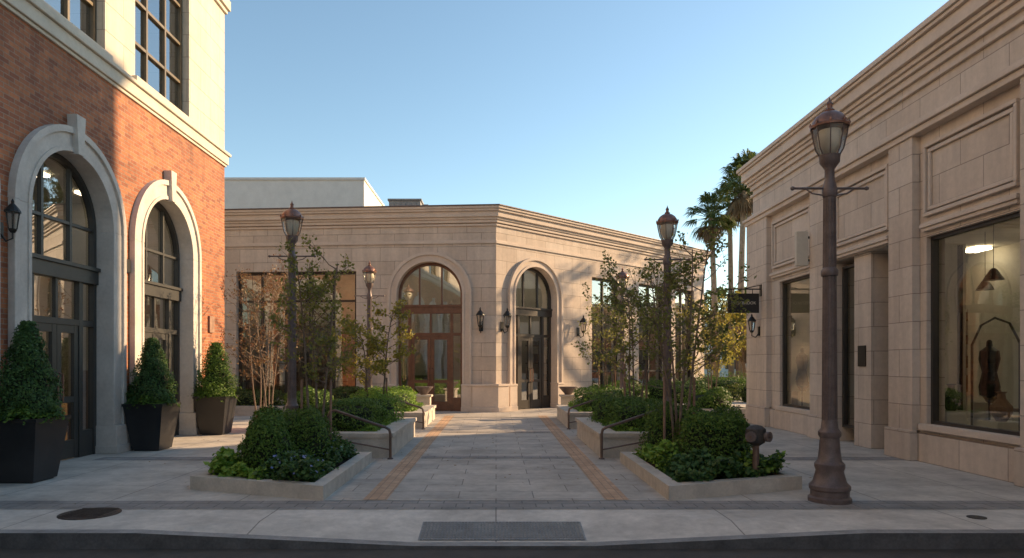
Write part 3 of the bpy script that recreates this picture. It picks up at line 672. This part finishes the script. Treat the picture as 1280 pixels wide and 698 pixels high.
# ------------------------------------------------------------ POTS with topiary
def pot(x,y,seed,mat,wild=.1,hh=1.3):
    g_=group('potted_topiary',(x,y,0)); m=M()
    h=.86; b=.25; t=.36
    B=[(-b,-b,.02),(b,-b,.02),(b,b,.02),(-b,b,.02)]; T=[(-t,-t,h),(t,-t,h),(t,t,h),(-t,t,h)]
    for i2 in range(4):
        j=(i2+1)%4; m.poly([B[i2],B[j],T[j],T[i2]],POTM)
    m.poly(list(reversed(B)),POTM)
    m.ring([(-t-.012,-t-.012),(t+.012,-t-.012),(t+.012,t+.012),(-t-.012,t+.012)],[(-t+.04,-t+.04),(t-.04,-t+.04),(t-.04,t-.04),(-t+.04,t-.04)],h-.04,h+.01,POTM)
    m.box(-b+.03,b-.03,-b+.03,b-.03,0,.02,POTM); m.poly([(-t+.04,-t+.04,h-.05),(t-.04,-t+.04,h-.05),(t-.04,t-.04,h-.05),(-t+.04,t-.04,h-.05)],SOIL)
    m.tube([(0,0,h-.05),(0,0,h+.4)],.025,BARK); m.build('pot',g_)
    n=8500; th=rng.uniform(0,2*math.pi,n); u=rng.uniform(size=n)**1.25
    rad=.40*(1-u)**.8+.04; rad=np.where(u<.12,rad*.9,rad)
    lum=1+.16*np.sin(th*3+u*14+seed)+.1*np.sin(th*7-u*23+seed*2)
    rr=rad*lum*(1-.25*rng.uniform(size=n)**2)+rng.normal(size=n)*wild*.22
    P=np.stack([rr*np.cos(th),rr*np.sin(th),h+.02+u*hh],1)
    nn=np.stack([np.cos(th),np.sin(th),np.full(n,.45)],1)
    leafobj('topiary_leaves',P,.048,mat,g_,nn,.8)
    n=2600; th=rng.uniform(0,2*math.pi,n); rr=.42*np.sqrt(rng.uniform(size=n))+rng.normal(size=n)*.03
    P=np.stack([rr*np.cos(th),rr*np.sin(th),h+.02+.14*(1+np.sin(th*5+seed))*.6*rng.uniform(size=n)+.04-np.maximum(0,rr-.36)*1.2],1)
    leafobj('skirt_leaves',P,.055,mat if mat is not L_DARK else L_BOX,g_,np.stack([np.cos(th)*.6,np.sin(th)*.6,np.ones(n)],1),.7,.7)
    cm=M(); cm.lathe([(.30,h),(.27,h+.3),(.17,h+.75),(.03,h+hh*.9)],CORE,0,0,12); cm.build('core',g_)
pot(-6.42,9.35,1,L_DARK); pot(-6.42,12.75,2,L_DARK,hh=1.2); pot(-6.38,15.55,3,L_BOX,.25,1.2)
# ------------------------------------------------------------ STREET LAMPS
def lamp_meshes():
    p=M()
    p.lathe([(.235,0),(.235,.05),(.21,.07),(.21,.13),(.225,.15),(.225,.19),(.185,.23),(.165,.30),(.15,.36),(.165,.40),(.165,.44),(.13,.48),(.115,.60),(.105,.74),(.125,.77),(.125,.81),(.095,.85),(.085,.95)],POST,seg=16)
    p.lathe([(.078,.93),(.07,2.2),(.062,3.6),(.062,3.62)],POST,seg=14)
    for k in range(14):
        a=2*math.pi*k/14; c,s_=math.cos(a),math.sin(a)
        p.tube([(c*.077,s_*.077,.95),(c*.062,s_*.062,3.55)],.0075,POST,4)
    p.lathe([(.09,2.62),(.095,2.64),(.095,2.68),(.07,2.72)],POST,seg=14)
    p.lathe([(.075,3.54),(.085,3.58),(.085,3.62),(.07,3.68),(.055,3.74),(.055,3.86),(.08,3.90),(.11,3.94),(.115,4.0),(.12,4.02)],POST,seg=14)
    p.tube([(-.42,0,3.64),(.42,0,3.64)],.014,POST,8)
    for sx in (-1,1):
        p.lathe([(.002,3.615),(.022,3.625),(.026,3.64),(.022,3.655),(.002,3.665)],POST,sx*.43,0,10)
        p.tube([(sx*.08,0,3.56),(sx*.2,0,3.58),(sx*.28,0,3.635)],.009,POST,6)
    g=M(); g.lathe([(.10,4.02),(.14,4.09),(.175,4.24),(.19,4.35)],GL_L,seg=8)
    b=M(); b.lathe([(.04,4.02),(.08,4.07),(.12,4.14),(.135,4.24),(.12,4.31),(.04,4.33)],BULB,seg=14)
    c=M()
    for k in range(8):
        a=2*math.pi*(k+.5)/8; x,y=math.cos(a),math.sin(a)
        c.tube([(x*.105,y*.105,4.02),(x*.146,y*.146,4.09),(x*.18,y*.18,4.24),(x*.196,y*.196,4.35)],.007,POST,4)
    c.lathe([(.21,4.34),(.215,4.365),(.195,4.38),(.185,4.42),(.15,4.475),(.095,4.515),(.05,4.53),(.055,4.55),(.03,4.57),(.028,4.60),(.035,4.62),(.012,4.66),(.002,4.70)],COPPER,seg=18)
    for k in range(8):
        a=2*math.pi*(k+.5)/8; x,y=math.cos(a),math.sin(a); c.lathe([(.012,4.37),(.016,4.39),(.004,4.42)],COPPER,x*.205,y*.205,6)
    return p,g,b,c
first=None
for (x,y) in ((3.88,7.94),(-3.87,12.95),(3.35,13.35),(-3.8,20.5),(4.04,21.8),(14.3,40.5)):
    L=group('street_lamp',(x,y,0))
    if first is None:
        ps=lamp_meshes(); first=[q.build(n_,L,smooth=True).data for q,n_ in zip(ps,('post','lantern_glass','bulb','lantern_cap'))]
    else:
        for me,n_ in zip(first,('post','lantern_glass','bulb','lantern_cap')): place(n_,me,L)
F=group('fire_department_connection',(3.32,8.72,.1)); m=M()
m.lathe([(.05,0),(.045,.03),(.04,.45),(.055,.46),(.055,.5)],RAIL,seg=14)
m.lathe([(.05,.46),(.11,.5),(.135,.58),(.12,.67),(.07,.71),(.02,.72)],CAST,seg=18)
for sx in (-1,1):
    m.tube([(sx*.03,-.03,.58),(sx*.10,-.11,.58)],.055,CAST,14); m.tube([(sx*.10,-.11,.58),(sx*.12,-.14,.58)],.066,POST,14); m.tube([(sx*.12,-.14,.58),(sx*.13,-.155,.58)],.02,RAIL,8)
m.build('body',F,smooth=True)
# ------------------------------------------------------------ TREES
def sapling(name, x,y,z,h,r,n,mat,leaf=.06,stems=3,seed=1,low=.38,stakes=True,tr=.022,spread=1.0):
    rd=random.Random(seed); g_=group(name,(x,y,z)); m=M(); pts=[]
    for s_ in range(stems):
        a=2*math.pi*s_/stems+rd.uniform(-.5,.5); sp=(.3 if stems>1 else .05)*r*spread
        P=[]; nseg=9
        top=h*(1-.18*rd.random()) if s_ else h
        wob=[rd.uniform(-.05,.05) for _ in range(2)]
        for q in range(nseg+1):
            t=q/nseg
            P.append(Vector((math.cos(a)*(.04+sp*t**1.2)*1.6+wob[0]*math.sin(t*6),math.sin(a)*(.04+sp*t**1.2)*1.6+wob[1]*math.sin(t*5+1),top*t)))
        m.tube(P,[tr*(1-.8*q/nseg)+.003 for q in range(nseg+1)],BARK,7)
        nb=int(18/ max(1,stems**.5))+4
        for bq in range(nb):
            t=low+(1-low)*(bq+rd.random())/nb*.97; k=min(int(t*nseg),nseg-1); f=t*nseg-k; p0=P[k].lerp(P[k+1],f)
            aa=rd.uniform(0,2*math.pi); up=rd.uniform(.2,.8)
            tt=(t-low)/(1-low); L=r*(.45+.75*math.sin(math.pi*min(1,.3+tt*.6)))*rd.uniform(.6,1.1)
            d=Vector((math.cos(aa),math.sin(aa),up)).normalized()
            B=[p0]; 
            for q in range(1,5):
                B.append(p0+d*L*q/4+Vector((rd.uniform(-.03,.03),rd.uniform(-.03,.03),.02*q*q*.4+rd.uniform(-.02,.02))))
            m.tube(B,[.009,.007,.006,.004,.002],BARK,5)
            for tw in range(6):
                q=rd.randint(1,3); st=B[q].lerp(B[q+1],rd.random()); dd=(d+Vector((rd.uniform(-1,1),rd.uniform(-1,1),rd.uniform(-.4,.8)))*1.0).normalized()
                e=st+dd*L*rd.uniform(.2,.5); m.tube([st,e],[.004,.0015],BARK,4)
                pts.append((st,e))
            pts.append((B[2],B[4]))
    if stakes:
        for sx in (-.22,.22): m.tube([(sx,.03,-.02),(sx,.03,min(1.3,h*.42))],.02,STAKE,8)
    m.build('trunk_branches',g_,smooth=True)
    P=[]
    wts=[rd.random()**1.3+.08 for _ in pts]; tot=sum(wts)
    for (a,b),w_ in zip(pts,wts):
        for q in range(int(n*w_/tot)):
            p=a.lerp(b,.15+.95*rd.random()); P.append((p.x+rd.gauss(0,.04),p.y+rd.gauss(0,.04),p.z+rd.gauss(0,.04)))
    leafobj('leaves',np.array(P),leaf,mat,g_,None,1,.65)
sapling('young_tree',-2.72,10.3,.1,3.0,.62,2300,L_TREE,.062,3,3)
sapling('young_tree',-2.5,14.2,.3,2.4,.62,2800,L_YEL,.072,2,5)
sapling('young_tree',-5.3,15.9,0,3.75,.85,1300,L_RED,.06,3,7,.3,False)
sapling('young_tree',-6.3,18.2,0,3.9,.85,1000,L_RED,.06,3,8,.3,False)
sapling('young_tree',2.72,10.1,.1,3.25,.72,2400,L_TREE,.062,4,9)
sapling('young_tree',2.85,13.9,.3,3.1,.8,2800,L_TREE,.07,3,11)
sapling('young_tree',6.6,21.0,0,3.6,.9,2200,L_YEL,.08,3,13,.3,False)
sapling('young_tree',3.0,18.4,.3,3.0,.7,1500,L_TREE,.07,3,14)
def big_tree(name,x,y,h,cr,n,mat,leaf=.3,seed=1,nc=26,cz=None):
    rd=random.Random(seed); g_=group(name,(x,y,-.1)); m=M(); base=h-cr*2*(cz or .95)
    base=max(1.6,base); C=[]
    m.tube([(0,0,0),(.1,.05,base*.6),(0,0,base),(.1,0,h*.8)],[h*.028,h*.022,h*.018,h*.006],BARK,10)
    for k in range(nc):
        a=rd.uniform(0,6.28); zz=rd.uniform(0,1); rr=cr*math.sqrt(max(.05,1-(2*zz-1)**2))*rd.uniform(.35,1.0)
        c=Vector((rr*math.cos(a),rr*math.sin(a),base+zz*(h-base)*.92)); C.append((c,cr*rd.uniform(.2,.42)))
        s_=Vector((0,0,base*.8+ (c.z-base)*.35)); mid=s_.lerp(c,.55)+Vector((0,0,.2)); m.tube([s_,mid,c],[h*.009,h*.006,h*.002],BARK,5)
    m.build('trunk_limbs',g_,smooth=True)
    P=[]; per=n//nc
    for c,r_ in C:
        q=rng.normal(size=(per,3)); q/=np.linalg.norm(q,axis=1)[:,None]; q*= (rng.uniform(size=(per,1))**.4)*r_
        q[:,2]*=.7; P.append(q+np.array(c))
    leafobj('crown_leaves',np.concatenate(P),leaf,mat,g_,None,1,.7)
big_tree('street_tree',22,35.2,14.0,3.0,1500,L_MID,.28,21,18,1.3)
big_tree('street_tree',15.0,54,8.2,3.0,6000,L_MID,.28,24,30)
big_tree('street_tree',20.5,58,8.8,3.4,6000,L_MID,.28,25,30)
big_tree('street_tree',26,55,8,3.0,5000,L_MID,.28,26,28)
big_tree('street_tree',12.0,50,9.6,2.6,5000,L_MID,.28,28,30)
big_tree('street_tree',18,44,6.5,2.2,5000,L_TREE,.22,27,26)
big_tree('street_tree',13.6,37.5,5.2,1.8,3500,L_YEL,.16,29,26)
g_=group('distant_treeline'); Pp=[]
for k in range(46):
    x=-60+k*4.2+random.uniform(-1,1); y=95+random.uniform(-8,8); h=random.uniform(6,11)
    q=rng.normal(size=(420,3)); q/=np.linalg.norm(q,axis=1)[:,None]; q*=rng.uniform(size=(420,1))**.35*np.array((3.4,3,h*.5)); Pp.append(q+np.array((x,y,h*.5)))
leafobj('foliage',np.concatenate(Pp),.7,L_MID,g_,None,1,.8)
DB=group('distant_building',(27,78,0)); m=M(); m.box(-9,9,0,12,-.16,6.5,WHITE); m.box(-9.2,9.2,-.2,12.2,6.5,6.9,WHITE)
for k in range(7): 
    for z in (1,4): m.box(-8+k*2.4,-6.8+k*2.4,-.05,0,z,z+1.6,BRONZE)
m.build('walls_windows',DB)
DB=group('distant_building',(56,44,0),R(-90)); m=M(); m.box(-32,26,0,12,-.16,8.0,BRICK); m.box(-32.2,26.2,-.3,12.2,8.0,8.5,CREAMP)  # out of view, added so side windows reflect it instead of bright sky
for k in range(14): 
    for z in (.8,4.6): m.box(-30+k*4,-27.6+k*4,-.05,0,z,z+2.4,BRONZE)
m.build('walls_windows',DB)
def palm(x,y,h,seed,cr=2.0):
    rd=random.Random(seed); g_=group('fan_palm_tree',(x,y,-.1)); m=M()
    bx,by=rd.uniform(-.4,.4),rd.uniform(-.3,.3); n=14
    P=[(bx*(t/n)**2,by*(t/n)**2,h*t/n) for t in range(n+1)]
    m.tube(P,[.30 if t==0 else .22-.07*t/n+.012*(t%2) for t in range(n+1)],PBARK,10); m.build('trunk',g_,smooth=True)
    top=Vector(P[-1])
    for nm,mat,cnt,e0,e1 in (('fronds',L_PALM,46,-35,85),('dead_fronds',L_DEAD,22,-80,-45)):
        f=M()
        for k in range(cnt):
            az=rd.uniform(0,6.28); el=R(rd.uniform(e0,e1)); L=cr*rd.uniform(.45,.6)*(1 if nm=='fronds' else .7)
            d=Vector((math.cos(az)*math.cos(el),math.sin(az)*math.cos(el),math.sin(el)))
            hub=top+d*L; f.tube([top,hub],[.03,.015],mat,4)
            side=d.cross(Vector((0,0,1))); side=side.normalized() if side.length>.05 else Vector((1,0,0)); 
            for j in range(15):
                an=R(-75+150*j/14); ll=cr*.5*(1-.25*abs(j-7)/7)*rd.uniform(.85,1.1)
                dd=(d*math.cos(an)+side*math.sin(an)).normalized()
                mid=hub+dd*ll*.6; tip=hub+dd*ll+Vector((0,0,-ll*.38)); wv=dd.cross(Vector((rd.gauss(0,.3),rd.gauss(0,.3),1))).normalized()*ll*.055
                f.poly([hub,mid-wv,tip,mid+wv],mat)
        f.build(nm,g_)
palm(14.5,45,11.4,1,1.9); palm(15.0,42,12.4,2,1.9); palm(17.4,46.5,14.4,3,2.1); palm(16.9,49,13.0,4,2.0)
# ------------------------------------------------------------ unseen building across the street, added in cream to bounce warm sunlight
AB=group('unseen_building',(0,-34,0),R(180)); w=M()
ops=[dict(a=-38+k*4,b=-35.5+k*4,zb=.6,zt=3.8) for k in range(19)]
facade(w,-40,40,0,5,ops,.2,CREAM)
w.poly([(-40,0,5),(40,0,5),(40,0,9),(-40,0,9)],CREAM); w.poly([(-40,0,9),(40,0,9),(40,12,9),(-40,12,9)],CREAMP); w.box(-40.2,40.2,-.25,.01,8.5,9.05,CREAMP); w.box(-40.2,40.2,-.12,.0,4.6,4.9,CREAMP)
for k in range(19): w.box(-38+k*4,-36+k*4,-.04,.0,5.6,7.6,BRONZE)
w.poly([(-40,12,0),(40,12,0),(40,12,9),(-40,12,9)],CREAM); w.poly([(-40,0,0),(-40,12,0),(-40,12,9),(-40,0,9)],CREAM); w.poly([(40,0,0),(40,12,0),(40,12,9),(40,0,9)],CREAM)
w.build('walls',AB); g=M()
for o in ops: g.poly([(o['a'],.15,.6),(o['b'],.15,.6),(o['b'],.15,3.8),(o['a'],.15,3.8)],GL_D)
g.build('glazing',AB); i=M(); room(i,-39.5,39.5,.25,4,4.2,lights=False); i.build('interior',AB)
# ------------------------------------------------------------ light, sky, camera
az=math.atan2(.904,.429); el=R(19)
W_=bpy.data.worlds.new('World'); S.world=W_; W_.use_nodes=True; nt=W_.node_tree
sky=nt.nodes.new('ShaderNodeTexSky'); sky.sky_type='NISHITA'; sky.sun_disc=False; sky.sun_elevation=el; sky.sun_rotation=az
sky.air_density=1.0; sky.dust_density=.25; sky.ozone_density=1.6
wb_=nt.nodes.new('ShaderNodeMixRGB'); wb_.blend_type='MULTIPLY'; wb_.inputs[0].default_value=1; wb_.inputs[2].default_value=(1.04,1.05,.94,1)   # camera-like warm white balance
nt.links.new(sky.outputs[0],wb_.inputs[1])
bg=nt.nodes['Background']; nt.links.new(wb_.outputs[0],bg.inputs[0]); bg.inputs[1].default_value=.245
sd=bpy.data.lights.new('sun','SUN'); sd.energy=10; sd.angle=R(.5); sd.color=(1,.68,.38)
so=bpy.data.objects.new('sun',sd); S.collection.objects.link(so)
tos=Vector((math.sin(az)*math.cos(el),math.cos(az)*math.cos(el),math.sin(el)))
so.rotation_euler=tos.to_track_quat('Z','Y').to_euler(); so.location=(30,20,30)
cd=bpy.data.cameras.new('camera'); cam=bpy.data.objects.new('camera',cd); S.collection.objects.link(cam)
cam.location=(0,0,1.6); cam.rotation_euler=(R(90),0,0); cd.lens=24; cd.sensor_width=36; cd.shift_x=20/1280; cd.shift_y=106/1280; cd.clip_end=3000; cd.clip_start=.05
S.camera=cam
S.view_settings.view_transform='Standard'; S.view_settings.look='None'; S.view_settings.exposure=0
